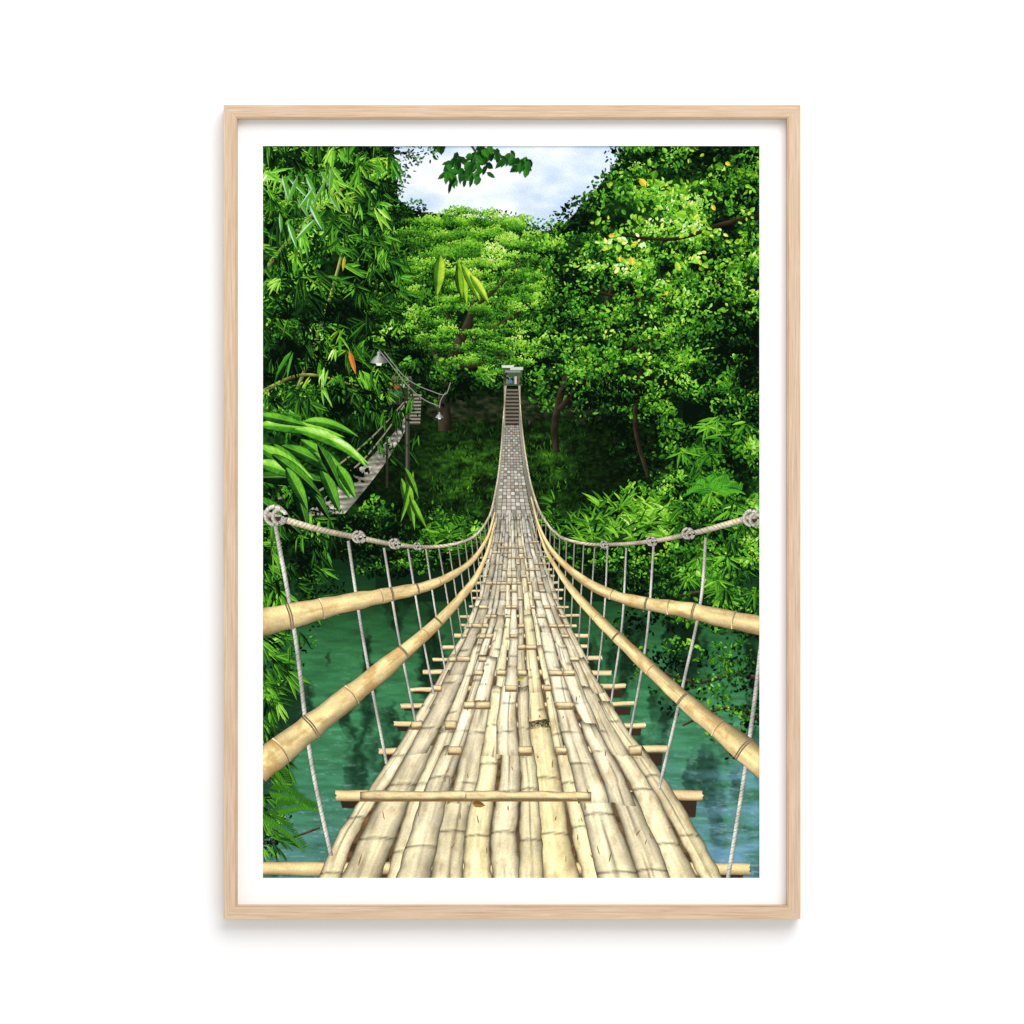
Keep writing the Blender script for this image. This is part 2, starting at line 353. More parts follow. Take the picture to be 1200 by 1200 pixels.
for k in range(12):
    fan(P, rng.uniform(634, 690), rng.uniform(585, 640), 12, (7, 16), (1.4, 2.6), -math.pi*.95, -.1, .32, .27+.001*k, .35, .1, .14)
P.build('fern', INK, PR, 'low ferny plants right of the distant deck')
P = Pt()
for a0 in (-2.7, -2.3, -1.9, -1.5, -1.1, -.6):
    for t in np.linspace(.1, 1, 16):
        L = 36; x = 838+L*t*math.cos(a0); y = 578+L*t*math.sin(a0)+18*t*t
        leaves(P, np.array([x, x]), np.array([y, y]), np.array([13., 13.])*(1.1-.5*t), np.array([2., 2.]), np.array([a0+.9, a0-.9])+.25, green(np.array([.66, .54]), -.2), green(np.array([.5, .4]), -.2), .55+.02*rng.random(2))
P.build('palm', INK, PR, 'small feathery palm at the right')
# right tree
P = Pt()
RB = [[(652, 530, 4.5), (650, 500, 4.5), (658, 460, 4), (672, 420, 3.5), (700, 380, 3), (720, 330, 2)], [(655, 480, 3.5), (690, 440, 3), (740, 410, 2.5), (790, 390, 2)], [(760, 560, 3), (745, 500, 3), (750, 440, 2.6), (780, 380, 2)]]
for k, b in enumerate(RB): limb(P, b, .32+.006*k, (34, 30, 22))
limb(P, [(905, 320, 5), (850, 330, 3.5), (800, 345, 2.5), (740, 350, 2), (690, 340, 1.2)], .42, (34, 28, 20))
limb(P, [(905, 250, 4), (850, 262, 3), (790, 280, 2), (730, 276, 1.2)], .43, (34, 28, 20))
poly = [(634, 290), (656, 268), (678, 240), (698, 212), (718, 192), (735, 160), (905, 160), (905, 520), (862, 500), (800, 470), (770, 490), (735, 470), (690, 470), (650, 440), (636, 380)]
foliage(P, poly, 360, (11, 28), (6, 13), 4.2, (2.6, 5.6), .35, .16, dl=-.08, contrast=1.2, seed=51, toplit=.28)
foliage(P, [(715, 180), (900, 185), (900, 420), (820, 380), (740, 300), (700, 300), (700, 240)], 80, (9, 18), (5, 10), 1.6, (4.5, 8.5), .52, .04, dl=.1, seed=52, aspect=.6, warm=.12, sparkle=.03)
foliage(P, [(640, 340), (780, 370), (840, 440), (740, 450), (650, 420)], 34, (10, 20), (4, 8), 2, (3, 6), .52, .03, dl=.1, seed=59, aspect=.6, warm=.05, sparkle=.02)
yx = np.array([757, 741, 713, 727, 834, 748, 850, 779]); yy = np.array([218, 311, 276, 300, 240, 285, 190, 345.])
yk = np.tile(np.array([[226, 206, 62.]]), (8, 1))
leaves(P, yx.astype(float), yy, np.array([12, 11, 8, 7, 8, 7, 7, 6.]), np.array([8, 7, 5, 5, 5, 4, 5, 4.]), rng.random(8)*6, yk, yk*.85, .575)
P.build('broadleaf_tree', INK, PR, 'tall dense tree with a few yellow leaves at right')
# right lower foliage over the water
P = Pt()
for k, b in enumerate([[(905, 800, 3.5), (860, 790, 2.5), (820, 800, 1.8), (770, 785, 1)], [(905, 850, 3), (850, 830, 2), (800, 850, 1.2)], [(905, 700, 4), (850, 690, 2.5), (790, 700, 1.5)]]): limb(P, b, .36+.004*k, (50, 42, 30))
foliage(P, [(800, 500), (900, 480), (900, 730), (840, 740), (770, 730), (735, 690), (790, 620)], 180, (10, 24), (6, 12), 3.2, (3, 6.5), .37, .09, dl=-.02, seed=53)
foliage(P, [(735, 690), (900, 720), (900, 860), (850, 830), (800, 790), (745, 770), (700, 740)], 72, (10, 24), (5, 10), 2.3, (3, 6.5), .37, .09, dl=.02, seed=54)
foliage(P, [(730, 780), (890, 800), (900, 930), (870, 905), (810, 850), (760, 830)], 40, (8, 18), (4, 8), 1.5, (3, 6.5), .46, .02, dl=.0, seed=57, toplit=.1)
for k in range(30):
    fan(P, rng.uniform(795, 895), rng.uniform(490, 700), 10, (12, 26), (2, 3.8), -.2, math.pi+.2, rng.uniform(.26, .68), .48+.001*k, .15)
P.build('overhanging_branches', INK, PR, 'leafy branches hanging over the river at right')
# second bridge on the left
P = Pt()
t = np.linspace(0, 1, 60)[:, None]; u = np.linspace(0, 1, 8)[None, :]
xl = 474-(474-352)*t**1.25; xr = 481-(481-404)*t**1.3; yy_ = 488+(606-488)*t
Xg = xl*(1-u)+xr*u; Yg = yy_-4*t*u+0*u
kk = (.45+.6*vn(Xg*.5, Yg/2.2, 61))*(.8+.3*((t*34).astype(int) % 2))*(.55+.8*fbm(Xg/14, Yg/14, 62, 3))
P.grid(Xg, Yg, .33, cgrid((186, 182, 164), kk))
for off in (-14, 9):
    ribbon(P, [(476+off*.1, 470, .7), (445+off*.5, 510, .8), (410+off, 545, 1), (345+off*1.4, 585, 1.3)], .34+.0003*off, lambda T, V, X, Y, W: cgrid((140, 132, 112), 1+0*T), m=3)
rects(P, [(474.5, 486, 480, 566, (52, 50, 44)), (476, 486, 477.4, 566, (96, 92, 82)), (452, 520, 455, 572, (44, 42, 36))], .348)
P.build('second_footbridge', INK, PR, 'smaller pale footbridge crossing among the left trees')
# left bamboo
P = Pt()
for k, b in enumerate([[(300, 330, 3), (340, 280, 2.5), (390, 230, 2), (450, 190, 1.2)], [(330, 500, 2.5), (370, 400, 2), (400, 300, 1.6), (420, 200, 1)], [(305, 460, 3), (350, 440, 2), (420, 452, 1)]]): limb(P, b, .372+.004*k, (90, 98, 50))
poly = [(295, 160), (462, 160), (460, 200), (450, 240), (470, 300), (470, 400), (440, 470), (400, 500), (295, 500)]
foliage(P, poly, 200, (11, 24), (7, 14), 2.4, (2.5, 6), .38, .06, dl=-.18, contrast=1.15, seed=62, aspect=.34)
foliage(P, [(440, 160), (520, 160), (512, 178), (490, 188), (474, 215), (462, 245), (440, 250)], 44, (7, 14), (5, 9), 2.6, (2.5, 5), .42, .04, dl=.02, seed=63, aspect=.4)
foliage(P, [(395, 440), (470, 430), (500, 470), (452, 520), (432, 560), (420, 500)], 34, (7, 15), (5, 10), 1.6, (3, 6), .42, .04, dl=-.02, seed=64, aspect=.4)
cx, cy = sample(poly, 400)
for k in range(400):
    b = float(lum(cx[k:k+1], cy[k:k+1])[0])+rng.normal(.0, .16)+(float(fbm(cx[k]/36, cy[k]/36, 66, 2))-.5)*1.3
    a = rng.uniform(.0, 2.6); big = rng.random() < .12
    fan(P, cx[k], cy[k], int(rng.integers(3, 7)), (20, 36) if big else (10, 24), (3, 5) if big else (1.4, 3.0), a-.45, a+.45, b+.06*big, .46+.0002*k, .12, rng.normal(.0, .12), .09)
for k in range(26):
    x = rng.uniform(405, 490); y = rng.uniform(440, 560)-(x-405)*.3
    a = rng.uniform(.6, 2.2); fan(P, x, y, 5, (10, 22), (1.4, 2.8), a-.5, a+.5, rng.uniform(.22, .55), .47, .12, .05, .09)
n = 16; lx = rng.uniform(325, 395, n); ly = rng.uniform(195, 260, n)
k1 = np.tile(np.array([[176, 214, 182.]]), (n, 1))*rng.uniform(.7, 1.1, (n, 1))
leaves(P, lx, ly, rng.uniform(24, 40, n), rng.uniform(4, 7, n), rng.uniform(.6, 2.3, n), np.clip(k1, 0, 255), green(np.full(n, .55)), .56+.01*rng.random(n), bend=.15)
leaves(P, np.array([409., 404.]), np.array([410., 300.]), np.array([30., 18.]), np.array([6., 4.]), np.array([1.3, 1.7]), np.array([[206, 132, 52.], [180, 174, 60]]), np.array([[180, 104, 40.], [150, 144, 40]]), .575)
P.build('bamboo_thicket', INK, PR, 'bamboo foliage with slender drooping leaves at upper left')
# lower left foliage
P = Pt()
limb(P, [(300, 990, 2), (330, 985, 2), (375, 970, 1)], .36, (60, 50, 34))
foliage(P, [(295, 590), (400, 600), (412, 660), (378, 700), (360, 760), (335, 810), (320, 850), (295, 860)], 110, (9, 18), (7, 13), 2.6, (2.5, 6), .37, .08, dl=-.18, seed=71, aspect=.4)
foliage(P, [(295, 900), (330, 890), (340, 950), (330, 1000), (295, 1010)], 26, (7, 14), (5, 9), 1.6, (2.5, 6), .37, .05, dl=-.14, seed=72, aspect=.4)
for k in range(130):
    x = rng.uniform(298, 402); y = rng.uniform(600, 860) if k < 100 else rng.uniform(860, 1005)
    if x > 408-(y-600)*.32 and y < 860: x = 300+rng.random()*25
    if y > 860: x = rng.uniform(298, 340)
    a = rng.uniform(.0, 1.8); big = rng.random() < .15
    fan(P, x, y, 5, (20, 38) if big else (12, 26), (3.4, 5.6) if big else (1.8, 3.4), a-.5, a+.5, float(lum(np.array([x]), np.array([y]))[0])+rng.normal(.02, .18)+.06*big, .47+.0005*k, .15)
for a0, bx, by in ((.1, 310, 925), (.5, 306, 950), (-.35, 318, 950), (.75, 306, 880)):
    for t in np.linspace(.08, 1, 24):
        x = bx+56*t*math.cos(a0); y = by+56*t*math.sin(a0)+16*t*t
        leaves(P, np.array([x, x]), np.array([y, y]), np.array([14., 14.])*(1.1-.6*t), np.array([1.8, 1.8]), np.array([a0+.95, a0-.8]), green(np.array([.54, .44])), green(np.array([.4, .34])), .56+.02*rng.random(2))
P.build('undergrowth', INK, PR, 'leafy plants hanging over the river at lower left')
# big-leaf plant
def bigleaf(P, x, y, L, W, a, bend, l, z, warm=0.):
    t = np.linspace(0, 1, 34)[:, None]; v = np.linspace(-1, 1, 17)[None, :]
    w = W/2*np.sin(np.pi*np.clip(t, 0, 1)**.8)**.8
    lx = t*L+0*v; ly = v*w+bend*L*t*t
    Xg = x+lx*math.cos(a)-ly*math.sin(a); Yg = y+lx*math.sin(a)+ly*math.cos(a)
    sh = l+np.where(v < 0, .12, -.24)*np.clip(np.abs(v)*3, 0, 1)+.06*np.sin(t*64+np.abs(v)*7)*np.abs(v)-.12*t+.24*(fbm(Xg/9, Yg/9, 81, 3)-.5)-.3*np.clip((np.abs(v)-.8)/.2, 0, 1)-.15*np.clip(1-t*5, 0, 1)
    K = green(sh+0*t, warm); m = (np.abs(v) < .1)+0*t
    K = K*(1-.5*m[..., None])+np.array([176, 214, 120.])*.5*m[..., None]
    P.grid(Xg, Yg, z, K)
P = Pt()
foliage(P, [(300, 490), (400, 500), (420, 560), (380, 600), (300, 600)], 40, (10, 18), (8, 14), 2.2, (5, 10), .555, .01, dl=-.42, seed=88, aspect=.5)
BL = [(300, 560, 92, 21, -.1, .18, .36), (300, 582, 70, 18, .6, .1, .40), (345, 565, 58, 15, 1.25, .05, .42), (375, 545, 60, 15, 1.1, .08, .54), (330, 522, 98, 17, .3, .22, .5), (352, 556, 64, 14, .9, .1, .36),
      (320, 520, 86, 16, .75, .12, .5), (300, 498, 104, 16, -.02, .16, .76), (345, 503, 92, 16, .1, .36, .82), (352, 515, 86, 15, .52, .24, .62), (300, 522, 78, 18, .42, .12, .74), (300, 542, 60, 16, .15, .2, .8), (318, 532, 78, 14, .55, .16, .44),
      (368, 530, 68, 14, .66, .26, .7), (395, 545, 44, 13, .95, .12, .62), (335, 548, 56, 15, 1.0, .1, .6), (300, 486, 62, 12, .12, .1, .58), (384, 514, 54, 12, .3, .35, .86), (356, 494, 62, 12, -.12, .42, .66), (372, 520, 60, 12, 1.0, .1, .4)]
for k, b in enumerate(BL): bigleaf(P, *b[:6], b[6], .572+.004*k, -.05)
P.build('broadleaf_plant', INK, PR, 'glossy large leaved plant at the left edge')
P = Pt()
for k, b in enumerate([(470, 560, 52, 10, 1.3, .05, .55), (478, 556, 66, 9, 1.5, -.05, .64), (484, 552, 62, 8, 1.75, .06, .6), (474, 548, 40, 8, 1.05, .1, .5), (480, 580, 44, 8, 1.2, -.1, .62)]):
    bigleaf(P, *b[:6], b[6], .57+.005*k, .25)
P.build('hanging_leaves', INK, PR, 'yellow green leaves hanging below the left footbridge')
P = Pt()
for k, b in enumerate([(516, 299, 48, 14, 1.62, .04, .7), (536, 306, 52, 12, 1.3, .06, .7), (541, 310, 48, 11, 1.0, .12, .74), (551, 322, 40, 10, .9, .1, .78), (537, 312, 38, 10, 1.55, -.1, .56)]):
    bigleaf(P, *b[:6], b[6], .6+.005*k, .45)
P.build('hanging_leaves', INK, PR, 'yellow green leaves hanging in front of the central tree')
P = Pt()
limb(P, [(545, 160, 1.5), (560, 185, 1.2), (556, 215, .7)], .595, (40, 50, 30)); limb(P, [(560, 175, 1.2), (590, 184, 1), (618, 192, .6)], .59, (40, 50, 30))
n = 120; tt = rng.random(n); br = rng.integers(0, 3, n)
bx = np.where(br == 0, 536+rng.normal(0, 8, n)*(.4+tt), np.where(br == 1, 560+rng.normal(0, 10, n)*(.4+.4*tt), 566+56*tt)); by = np.where(br == 0, 176+38*tt, np.where(br == 1, 172+34*tt, 174+14*tt+rng.normal(0, 4, n)))
gl = rng.uniform(.12, .42, n)
leaves(P, bx, by, rng.uniform(9, 17, n), rng.uniform(4, 7.5, n), rng.normal(1.5, .7, n), green(gl+.06, -.2), green(gl, -.2), .6+.02*rng.random(n), bend=.05)
leaves(P, np.array([513., 520.]), np.array([166., 168.]), np.array([16., 14.]), np.array([7., 6.]), np.array([1.3, 1.8]), green(np.array([.3, .2])), green(np.array([.2, .2])), .6)
P.build('hanging_leaves', INK, PR, 'dark leafy sprig against the sky at the top')
# lamps with wire
def lamp(cx, cy, s, lab):
    P = Pt(); z = .62
    t = np.linspace(0, 1, 10)[:, None]; v = np.linspace(-1, 1, 9)[None, :]
    w = s*(.22+.8*np.clip((t-.35)/.65, 0, 1)**.6*(t > .35))
    Xg = cx+v*w; Yg = cy-s*.8+t*s*1.3+.12*s*(1-v**2)*(t > .9)
    P.grid(Xg, Yg, z, cgrid((186, 190, 184), .5+.5*np.clip(1-np.abs(v+.3), 0, 1)+0*t))
    P.quads([[cx-.35*s, cx+.35*s, cx+.25*s, cx-.25*s]], [[cy+.55*s, cy+.55*s, cy+.85*s, cy+.85*s]], z+.005, [(232, 232, 216)])
    P.build('hanging_lamp', INK, PR, lab)
P = Pt()
wf = lambda T, V, X, Y, W: cgrid((136, 138, 126), 1+0*T)
ribbon(P, [(444, 410, .6), (462, 432, .5), (478, 452, .5), (500, 470, .5), (515, 476, .5)], .604, wf, m=3); ribbon(P, [(450, 412, .5), (480, 446, .5), (505, 458, .5), (522, 462, .5), (528, 448, .5)], .609, wf, m=3)
ribbon(P, [(515, 478, .5), (516, 470, .5), (522, 460, .5)], .614, wf, m=3)
P.build('cable', INK, PR, 'thin wires between the two lamps')
lamp(444, 420, 10, 'white metal lamp shade among the left leaves'); lamp(515, 487, 5, 'small white lamp hanging nearer the centre')
# ---------------------------------------------------------------- bridge deck
yE = np.array([498, 550, 590, 630, 660, 700, 730, 770, 815, 868, 940, 1029, 1110.])
xL = np.array([590.5, 587, 583, 577, 570, 560, 548, 527, 502, 470, 420, 372, 325.])
xR = np.array([607.5, 613, 620, 630, 640, 653, 667, 687, 712, 745, 795, 848, 896.])
def DX(u, y): return np.interp(y, yE, xL)*(1-u)+np.interp(y, yE, xR)*u
def wd(y): return np.interp(y, yE, xR-xL)
P = Pt()
ys = np.linspace(498, 1060, 160)[:, None]; us = np.linspace(.012, .988, 14)[None, :]
P.grid(DX(us, ys), ys+0*us, .64, cgrid((104, 80, 50), (.5+.9*vn(us*30, ys/6, 91))))
bat = [1112, 1018, 932, 879, 849, 826, 806, 788, 772, 758, 745, 733, 722, 711, 701, 692, 683, 675, 667, 660, 653, 647, 641, 635, 629.5, 624, 619, 614, 609, 604.5, 600]
def tone(y):   # colour by distance
    return np.stack([np.interp(y, [500, 600, 700, 800, 1029], c) for c in ([158, 192, 228, 242, 245], [158, 188, 218, 229, 230], [150, 176, 192, 196, 188])], -1)
for i, by in enumerate(bat[1:22]):
    W = wd(by); sc = W/430; e1 = (.05+.09*rng.random())*W; e2 = (.05+.09*rng.random())*W
    if i == 0: e1, e2 = 90, 38
    if i == 1: e1, e2 = 32, 34
    h = (6.6*sc+.5)*(1 if i < 2 else rng.uniform(.6, 1.0)); x0 = DX(0, by)-e1; x1 = DX(1, by)+e2
    tl = rng.normal(0, 3.0)*sc*(i > 1)
    if i < 6:
        P.quads([[x1-e2*.95, x1-8*sc, x1-10*sc, x1-e2*.9]], [[by+h*.9, by+h*.9, by+h*4.2, by+h*4.2]], .645, [(58, 44, 34)])
        if i > 0: P.quads([[x0+6*sc, x0+e1*1.1, x0+e1*1.1, x0+9*sc]], [[by+h*.8, by+h*.8, by+h*2.6, by+h*2.4]], .645, [(50, 40, 28)])
    m = 60; xs = np.linspace(x0, x1, m); v = np.linspace(-1, 1, 7)
    Xg = np.repeat(xs[:, None], 7, 1)+3*sc*(vn(v*3, v*0+i, 3)[None, :]-.5); Yg = by+tl*(xs[:, None]-600)/W*2+v[None, :]*h*(1+.3*(vn(xs/40, xs*0+i, 15)[:, None]-.5))+.5*sc*(vn(xs/12, xs*0+i, 5)[:, None]-.5)*4
    f = np.array([.6, .95, 1.03, 1.0, .92, .75, .45])[None, :]*(.78+.36*fbm(xs[:, None]/18+0*v, (v*2+i)[None, :]+0*xs[:, None], 6, 3))*1.05
    P.grid(Xg, Yg, .655, np.clip(tone(np.full((m, 7), by))*f[..., None]*np.array([1, .94, .83]), 0, 255))
def crossing(ua, ub, yc, i, zz, nx_=13):
    W = wd(yc); sc = W/430; h = (6.2*sc+.4)*rng.uniform(.85, 1.1)
    xs = np.linspace(DX(ua, yc), DX(ub, yc), nx_); vv = np.linspace(-1, 1, 7); e = np.linspace(-1, 1, nx_)[:, None]
    sl_ = rng.normal(0, .5)*sc
    Xb = np.repeat(xs[:, None], 7, 1); Yb = yc+vv[None, :]*h*(1+.3*(vn(xs/30, xs*0+3, 15)[:, None]-.5))+sl_*e+1.2*sc*(vn(xs/9, xs*0, i)[:, None]-.5)
    f = np.array([.5, .95, 1.05, 1.02, .94, .75, .4])[None, :]*(.74+.42*fbm(xs[:, None]/12+0*vv, (vv*2+i*3)[None, :]+0*xs[:, None], 8, 3))*1.03
    f = f*(1-.5*np.abs(e)**(7 if nx_ < 20 else 61))
    P.grid(Xb, Yb, zz, np.clip(tone(np.full(Xb.shape, yc))*f[..., None]*np.array([1, .95, .85]), 0, 255))
    P.quads([[xs[0], xs[-1], xs[-1], xs[0]]], [[yc+h*.9, yc+h*.9, yc+h*1.5, yc+h*1.5]], zz-.006, [(128, 102, 66)])
NC = 14
ed = np.linspace(0, 1, NC+1); ed[1:-1] += rng.normal(0, .010, NC-1)
for j in range(NC):
    i = 0; par_ = j % 2
    tint = 1+rng.normal(0, .05); yel = rng.random()
    while i < len(bat)-1:
        if i == 0: run = int(rng.choice([2, 3, 3, 4]))
        elif i < 5: run = int(rng.choice([2, 3, 3]))
        elif i < 10: run = int(rng.choice([1, 2, 2, 3]))
        else: run = int(rng.choice([1, 1, 2]))
        i2 = min(i+run, len(bat)-1)
        yb, ya = bat[i], bat[i2]
        hh = 9*wd(ya)/430*rng.uniform(.3, 1.15); yb2 = yb+10*wd(yb)/430*rng.uniform(.6, 1.5); ya2 = ya-hh
        if i2 == len(bat)-1: ya2 = ya
        n = max(5, int((yb2-ya2)/2.4)); m = 15 if i < 10 else 7
        t = np.linspace(0, 1, n)[:, None]; v = np.linspace(0, 1, m)[None, :]
        y = yb2+(ya2-yb2)*t
        jl = rng.normal(0, .007, 2); jr = rng.normal(0, .007, 2); g = rng.uniform(-.08, .06)
        u0, u1 = ed[j], ed[j+1]
        wav = .020*(vn(y/70, y*0+j*3+i, 77)-.5)
        eg = .005*(vn(y/9, y*0+j, 78)-.5)
        ua = u0+(u1-u0)*g+jl[0]*(1-t)+jl[1]*t+wav+eg; ub = u1-(u1-u0)*g+jr[0]*(1-t)+jr[1]*t+wav-eg
        ua = np.clip(ua, -.014, 1.01); ub = np.clip(ub, 0, 1.018)
        U = ua*(1-v)+ub*v; Xg = DX(U, y+0*U); Yg = y+0*v+((2.2*np.sin(v*3+j)+4*(vn(v*5, v*0+i*3+j, 79)-.5)*(np.abs(t-.5) > .3))*wd(y)/430)
        vv_ = v[0]
        prof_ = np.interp(vv_, [0, .05, .16, .38, .6, .82, .94, 1], [.34, .66, .94, 1.06, 1.02, .88, .64, .32])[None, :]
        fib = .91+.16*vn(U*260, y/34+j*7, 101)+.10*(vn(U*640, y/60, 102)-.5)
        blot = .80+.36*fbm(Xg/20, Yg/30, 103+j, 4)
        split = 0
        for q in range(2):
            c0 = rng.uniform(.2, .8)
            split = split+np.exp(-((v-c0-.08*np.sin(t*3+j+q))/.04)**2)*(rng.random() < .5)*np.clip(1.8*vn(t*3, t*0+i+q, 55+j)-.3, 0, 1)
        endk = 1-.5*np.exp(-((1-t)*(yb2-ya2)/(8*wd(ya)/430+1))**2)*(rng.random() < .75)-.14*np.exp(-(t*(yb2-ya2)/(7*wd(yb)/430+1))**2)
        kf = prof_*fib*blot*endk*tint*(1+rng.normal(0, .05))*(1-.45*np.clip(split, 0, 1))
        K = tone(y+0*U)*kf[..., None]*np.array([1, 1-.02*yel, 1-.12*yel])
        s = wd((ya+yb)/2)/430
        if s > .3:
            yn = yb+rng.uniform(0, 20)
            while yn > ya2:
                yn -= rng.uniform(44, 92)*s
                dd = (Yg-yn-2.2*s*((v-.5)*2)**2)/(1.1*s+.2)
                K = K*(1-.42*np.exp(-dd**2)[..., None])+np.array([20, 19, 14.])*np.exp(-((dd+2.4)/1.5)**2)[..., None]*np.sin(np.pi*v)[..., None]
        sn = np.clip((fbm(Xg/6, Yg/13, 131, 3)-.6)*5, 0, 1)[..., None]
        K = K*(1-.28*sn)+np.array([140, 108, 62.])*.28*sn
        P.grid(Xg, Yg, .664+.0015*((i % 4)+4*(j % 4)), np.clip(K, 0, 255))
        if i2 != 2 and rng.random() < (.55 if i2 > 4 else .4) and i2 > 1 and i2 < 24:
            crossing(u0+.001, u1-.001, ya, i, .697+.002*(i % 3))
        i = i2
crossing(-.01, .735, 932, 33, .706, 70)
# far weave
yy = 602.0; i = 0
while yy > 499:
    stp = np.interp(yy, [500, 560, 650], [2.6, 3.4, 6.0]); nc = 7
    for j in range(nc):
        u0 = j/nc+.01; u1 = (j+1)/nc-.01
        q = .86 if (i+j) % 2 else 1.03
        k = tone(np.array([yy]))[0]*q*rng.uniform(.84, 1.12)
        P.quads([[float(DX(u0, yy)), float(DX(u1, yy)), float(DX(u1, yy-stp)), float(DX(u0, yy-stp))]], [[yy-.3, yy-.3, yy-stp+.3, yy-stp+.3]], .70, [np.clip(k, 0, 255)])
    yy -= stp; i += 1
n = 60; xx = rng.uniform(.05, .95, n); y2 = rng.uniform(720, 1020, n)
leaves(P, DX(xx, y2), y2, rng.uniform(4, 16, n)*wd(y2)/430, rng.uniform(.8, 1.8, n), rng.normal(-1.5, .35, n), np.tile([[124, 98, 62.]], (n, 1)), np.tile([[148, 120, 78.]], (n, 1)), .714)
leaves(P, np.array([553., 605.]), np.array([941., 797.]), np.array([16., 11.]), np.array([8., 4.]), np.array([.2, -.3]), np.array([[150, 116, 60.], [190, 180, 80]]), np.array([[112, 84, 44.], [150, 140, 60]]), .72)
P.build('bridge_deck', INK, PR, 'woven split bamboo walkway narrowing to the far bank')
# ---------------------------------------------------------------- ropes and rails
def ropecol(c, pitch):
    def f(T, V, X, Y, W):
        tw = .78+.3*(np.sin((T/(W*pitch)+V*.55)*2*math.pi) > -.25)
        return cgrid(c, tw*(1.08-.38*np.abs(V+.3))*(.82+.36*vn(T/16, V*0, 7)))
    return f
def rope(pts, z, c, name, lab=None, loops=(), pitch=1.5):
    P = Pt(); ribbon(P, pts, z, ropecol(c, pitch), m=5, step=1.1)
    for (x, y, r, w) in loops:
        for s in (0, 1):
            a = np.linspace(-.3, 2*math.pi+.1, 22)
            ribbon(P, np.stack([x+r*(1-.3*s)*np.cos(a)+s*r*.5, y+r*(.95-.2*s)*np.sin(a)+s*1.5, np.full(22, w)], 1), z+.009+.006*s, ropecol((206, 200, 186), 1.6), m=5, step=1.2)
        P.quads([[x-r*.6, x+r*.7, x+r*.5, x-r*.4]], [[y+r*.2, y+r*.1, y+r*.9, y+r]], z+.004, [(60, 54, 44)])
    o = P.build(name, INK, PR, lab); return o
sl = [[(322, 612), (345, 740), (366, 900), (388, 1003), 2.5], [(408, 634), (424, 740), (453, 895), 1.8], [(450, 642), (466, 740), (487, 846), 1.45], [(478, 643), (492, 728), (508, 812), 1.2],
      [(499, 643), (510, 715), (522, 787), 1.0], [(514, 641), (524, 700), (534, 766), .9], [(526, 639), (542, 749), .8], [(536, 637), (549, 733), .75], [(545, 634), (555, 718), .7], [(552, 630), (560, 704), .65],
      [(558, 627), (564, 692), .6], [(563, 622), (567, 680), .6], [(568, 615), (571, 668), .55], [(572, 606), (574, 655), .5], [(576, 596), (577, 640), .45], [(579, 586), (580, 626), .4]]
sr = [[(902, 640), (888, 790), (872, 910), (853, 1030), 2.5], [(827, 630), (823, 690), (801, 800), (772, 925), 1.8], [(766, 640), (758, 745), (738, 862), 1.4], [(734, 642), (729, 730), (716, 824), 1.2], [(712, 642), (708, 720), (700, 798), 1.0],
      [(697, 641), (688, 776), .9], [(684, 639), (678, 756), .8], [(673, 637), (669, 739), .75], [(664, 634), (661, 722), .7], [(656, 630), (654, 707), .65], [(650, 625), (648, 693), .6], [(645, 619), (643, 680), .6], [(640, 611), (638, 668), .55], [(635, 601), (633, 652), .5], [(630, 590), (628, 636), .45], [(626, 578), (624, 618), .4]]
for side, S in (('left', sl), ('right', sr)):
    for k, s in enumerate(S):
        h = s[-1]; pts = [(x, y, h) for x, y in s[:-1]]
        c = (206, 204, 192) if k < 5 else (176, 174, 158)
        o = rope(pts, .74+.001*k, c, 'suspender_rope', 'nearest thick hanging rope on the %s side' % side if k == 0 else None)
def bam(c, lash, seed):
    def f(T, V, X, Y, W):
        sh = np.interp(V, [-1, -.8, -.35, .2, .7, 1], [.70, .97, 1.08, 1.0, .74, .45])
        k = sh*(.78+.40*fbm(T/26, V*1.5+seed, seed, 4))*(.92+.16*vn(T/34, V*7, seed+3))
        K = cgrid(c, k)
        br = np.clip((fbm(T/12, V*1.4+3, seed+9, 4)-.52)*5, 0, 1)[..., None]
        return K*(1-.4*br)+np.array([170, 124, 62.])*.4*br
    return f
def railb(pts, z, lab, lash, nodes, seed):
    pts = [(a, b, c*.88) for a, b, c in pts]
    P = Pt(); x, y, w = ribbon(P, pts, z, bam((238, 212, 152), None, seed), m=13, step=1.8, wig=.08, seed=seed)
    def at(px):
        i = int(np.argmin(np.abs(x-px))); k = max(1, min(i, len(x)-2)); return x[i], y[i], w[i], math.atan2(y[k+1]-y[k-1], x[k+1]-x[k-1])
    for px in nodes:
        X0, Y0, W0, a = at(px); n = np.array([-math.sin(a), math.cos(a)]); tt = np.array([math.cos(a), math.sin(a)])
        for off, ww, c in ((0, .02, (170, 130, 78)), (.08*W0, .04, (238, 218, 168))):
            p = np.array([X0, Y0])+tt*off
            v = np.linspace(-.99, .99, 6); q = p[None, :]+n[None, :]*v[:, None]*W0+tt[None, :]*(.16*W0*(1-v[:, None]**2))
            ribbon(P, np.c_[q, np.full(6, W0*ww+.22)], z+.005, lambda T, V, X, Y, W, c=c: cgrid(c, 1.1-.45*T/(2*W0)), m=3, step=2)
    for px in lash:
        X0, Y0, W0, a = at(px); n = np.array([-math.sin(a), math.cos(a)]); tt = np.array([math.cos(a), math.sin(a)])
        for o_ in (-.08, .1):
            p = np.array([X0, Y0])+tt*o_*W0
            ribbon(P, [(p[0]-n[0]*W0*1.03, p[1]-n[1]*W0*1.03, .04*W0+.3), (p[0]+tt[0]*W0*.12, p[1]+tt[1]*W0*.12, .04*W0+.3), (p[0]+n[0]*W0*1.03, p[1]+n[1]*W0*1.03, .04*W0+.3)], z+.010, ropecol((150, 134, 104), 1.5), m=4, step=1)
    P.build('bamboo_handrail', INK, PR, lab)
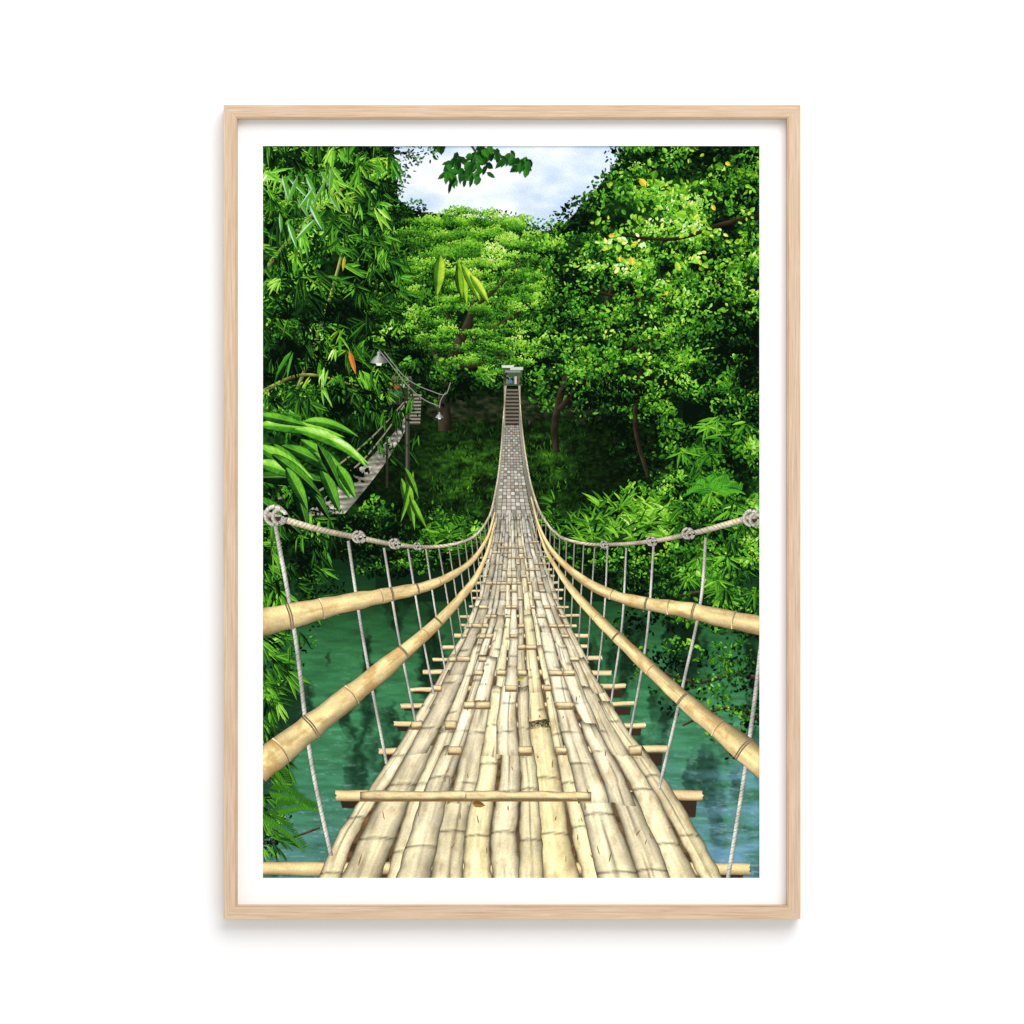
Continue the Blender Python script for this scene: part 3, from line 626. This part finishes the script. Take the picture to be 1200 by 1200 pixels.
railb([(300, 902, 21), (360, 855, 17), (420, 808, 14), (470, 767, 11), (510, 732, 8), (540, 700, 6), (558, 676, 4), (570, 650, 2.5), (580, 612, 1.2)], .77, 'lower bamboo pole on the left side', [364, 474, 514], [328, 412, 500], 3)
railb([(300, 731, 18), (340, 722, 16), (400, 708, 12.5), (460, 696, 9.5), (500, 687, 7), (530, 674, 5), (555, 655, 3.5), (571, 630, 2.2), (580, 600, 1.1)], .79, 'upper bamboo pole on the left side', [339, 459, 489], [376, 447, 516], 5)
railb([(905, 905, 19), (860, 868, 15), (815, 832, 12), (775, 796, 10), (735, 758, 8), (700, 724, 6.5), (675, 697, 5), (655, 670, 3.5), (640, 645, 2.2), (628, 610, 1.2)], .77, 'lower bamboo pole on the right side', [872, 800, 722], [842, 762, 698], 7)
railb([(905, 736, 14), (850, 725, 12), (800, 714, 10.5), (760, 708, 8.5), (720, 698, 7), (690, 684, 6), (665, 665, 4.5), (645, 643, 3), (632, 618, 1.8), (622, 582, 1)], .79, 'upper bamboo pole on the right side', [812, 757], [860, 784, 716], 9)
rope([(296, 598, 4.0), (340, 611, 3.8), (380, 622, 3.5), (420, 630, 3.1), (462, 638, 2.6), (500, 641, 2.2), (530, 638, 1.9), (555, 629, 1.6), (572, 608, 1.4), (581, 575, 1.2), (587, 530, 1.0), (590, 490, .9), (593, 452, .8)], .82, (206, 192, 164), 'main_cable', 'thick twisted rope sagging along the left side',
     [(322, 604, 11, 2.4), (420, 629, 6.5, 1.6), (462, 637, 5.5, 1.4), (489, 640, 4, 1.0)])
rope([(905, 600, 3.8), (860, 612, 3.6), (820, 623, 3.2), (765, 634, 2.6), (720, 638, 2.2), (685, 637, 1.9), (655, 628, 1.6), (636, 606, 1.4), (624, 575, 1.2), (616, 535, 1.0), (611, 495, .9), (608, 452, .8)], .82, (206, 192, 164), 'main_cable', 'thick twisted rope sagging along the right side',
     [(881, 607, 9, 2.2), (806, 625, 6, 1.6), (763, 634, 5, 1.3), (708, 638, 4, 1.0)])
for sd in (0, 1):
    P = Pt()
    for k in range(34):
        y = 480+k*3.6
        a = np.interp(y, [452, 490, 530, 575, 608], [593, 590, 587, 581, 572]) if sd == 0 else np.interp(y, [452, 495, 535, 575, 606], [608, 611, 616, 624, 636])
        b = DX(sd, y+22)
        P.quads([[a, a+.7, b+.7, b]], [[y, y, y+22, y+22]], .73, [(140, 138, 120)])
    P.build('side_netting', INK, PR, 'fine cords on the %s of the distant deck' % ('right' if sd else 'left'))
# ---------------------------------------------------------------- light, world, camera
wd_ = bpy.data.worlds.new('World'); C.world = wd_; wd_.use_nodes = True
wd_.node_tree.nodes['Background'].inputs[0].default_value = (1, 1, 1, 1); wd_.node_tree.nodes['Background'].inputs[1].default_value = .74
la = bpy.data.lights.new('studio_softbox', 'AREA'); la.shape = 'RECTANGLE'; la.size = 4.2; la.size_y = 4.2; la.energy = 270
lo = bpy.data.objects.new('studio_softbox', la); col.objects.link(lo); lo.location = (1.6, -4.2, 3.9)
from mathutils import Vector
lo.rotation_euler = (Vector((0, 0, 0))-Vector(lo.location)).to_track_quat('-Z', 'Y').to_euler()
cam = bpy.data.cameras.new('Camera'); co = bpy.data.objects.new('Camera', cam); col.objects.link(co)
co.location = (0, -D, 0); co.rotation_euler = (math.radians(90), 0, 0); cam.sensor_width = 36; cam.lens = 36*D/1.2; cam.clip_end = 100
C.camera = co
C.view_settings.view_transform = 'Standard'; C.view_settings.look = 'None'; C.view_settings.exposure = 0
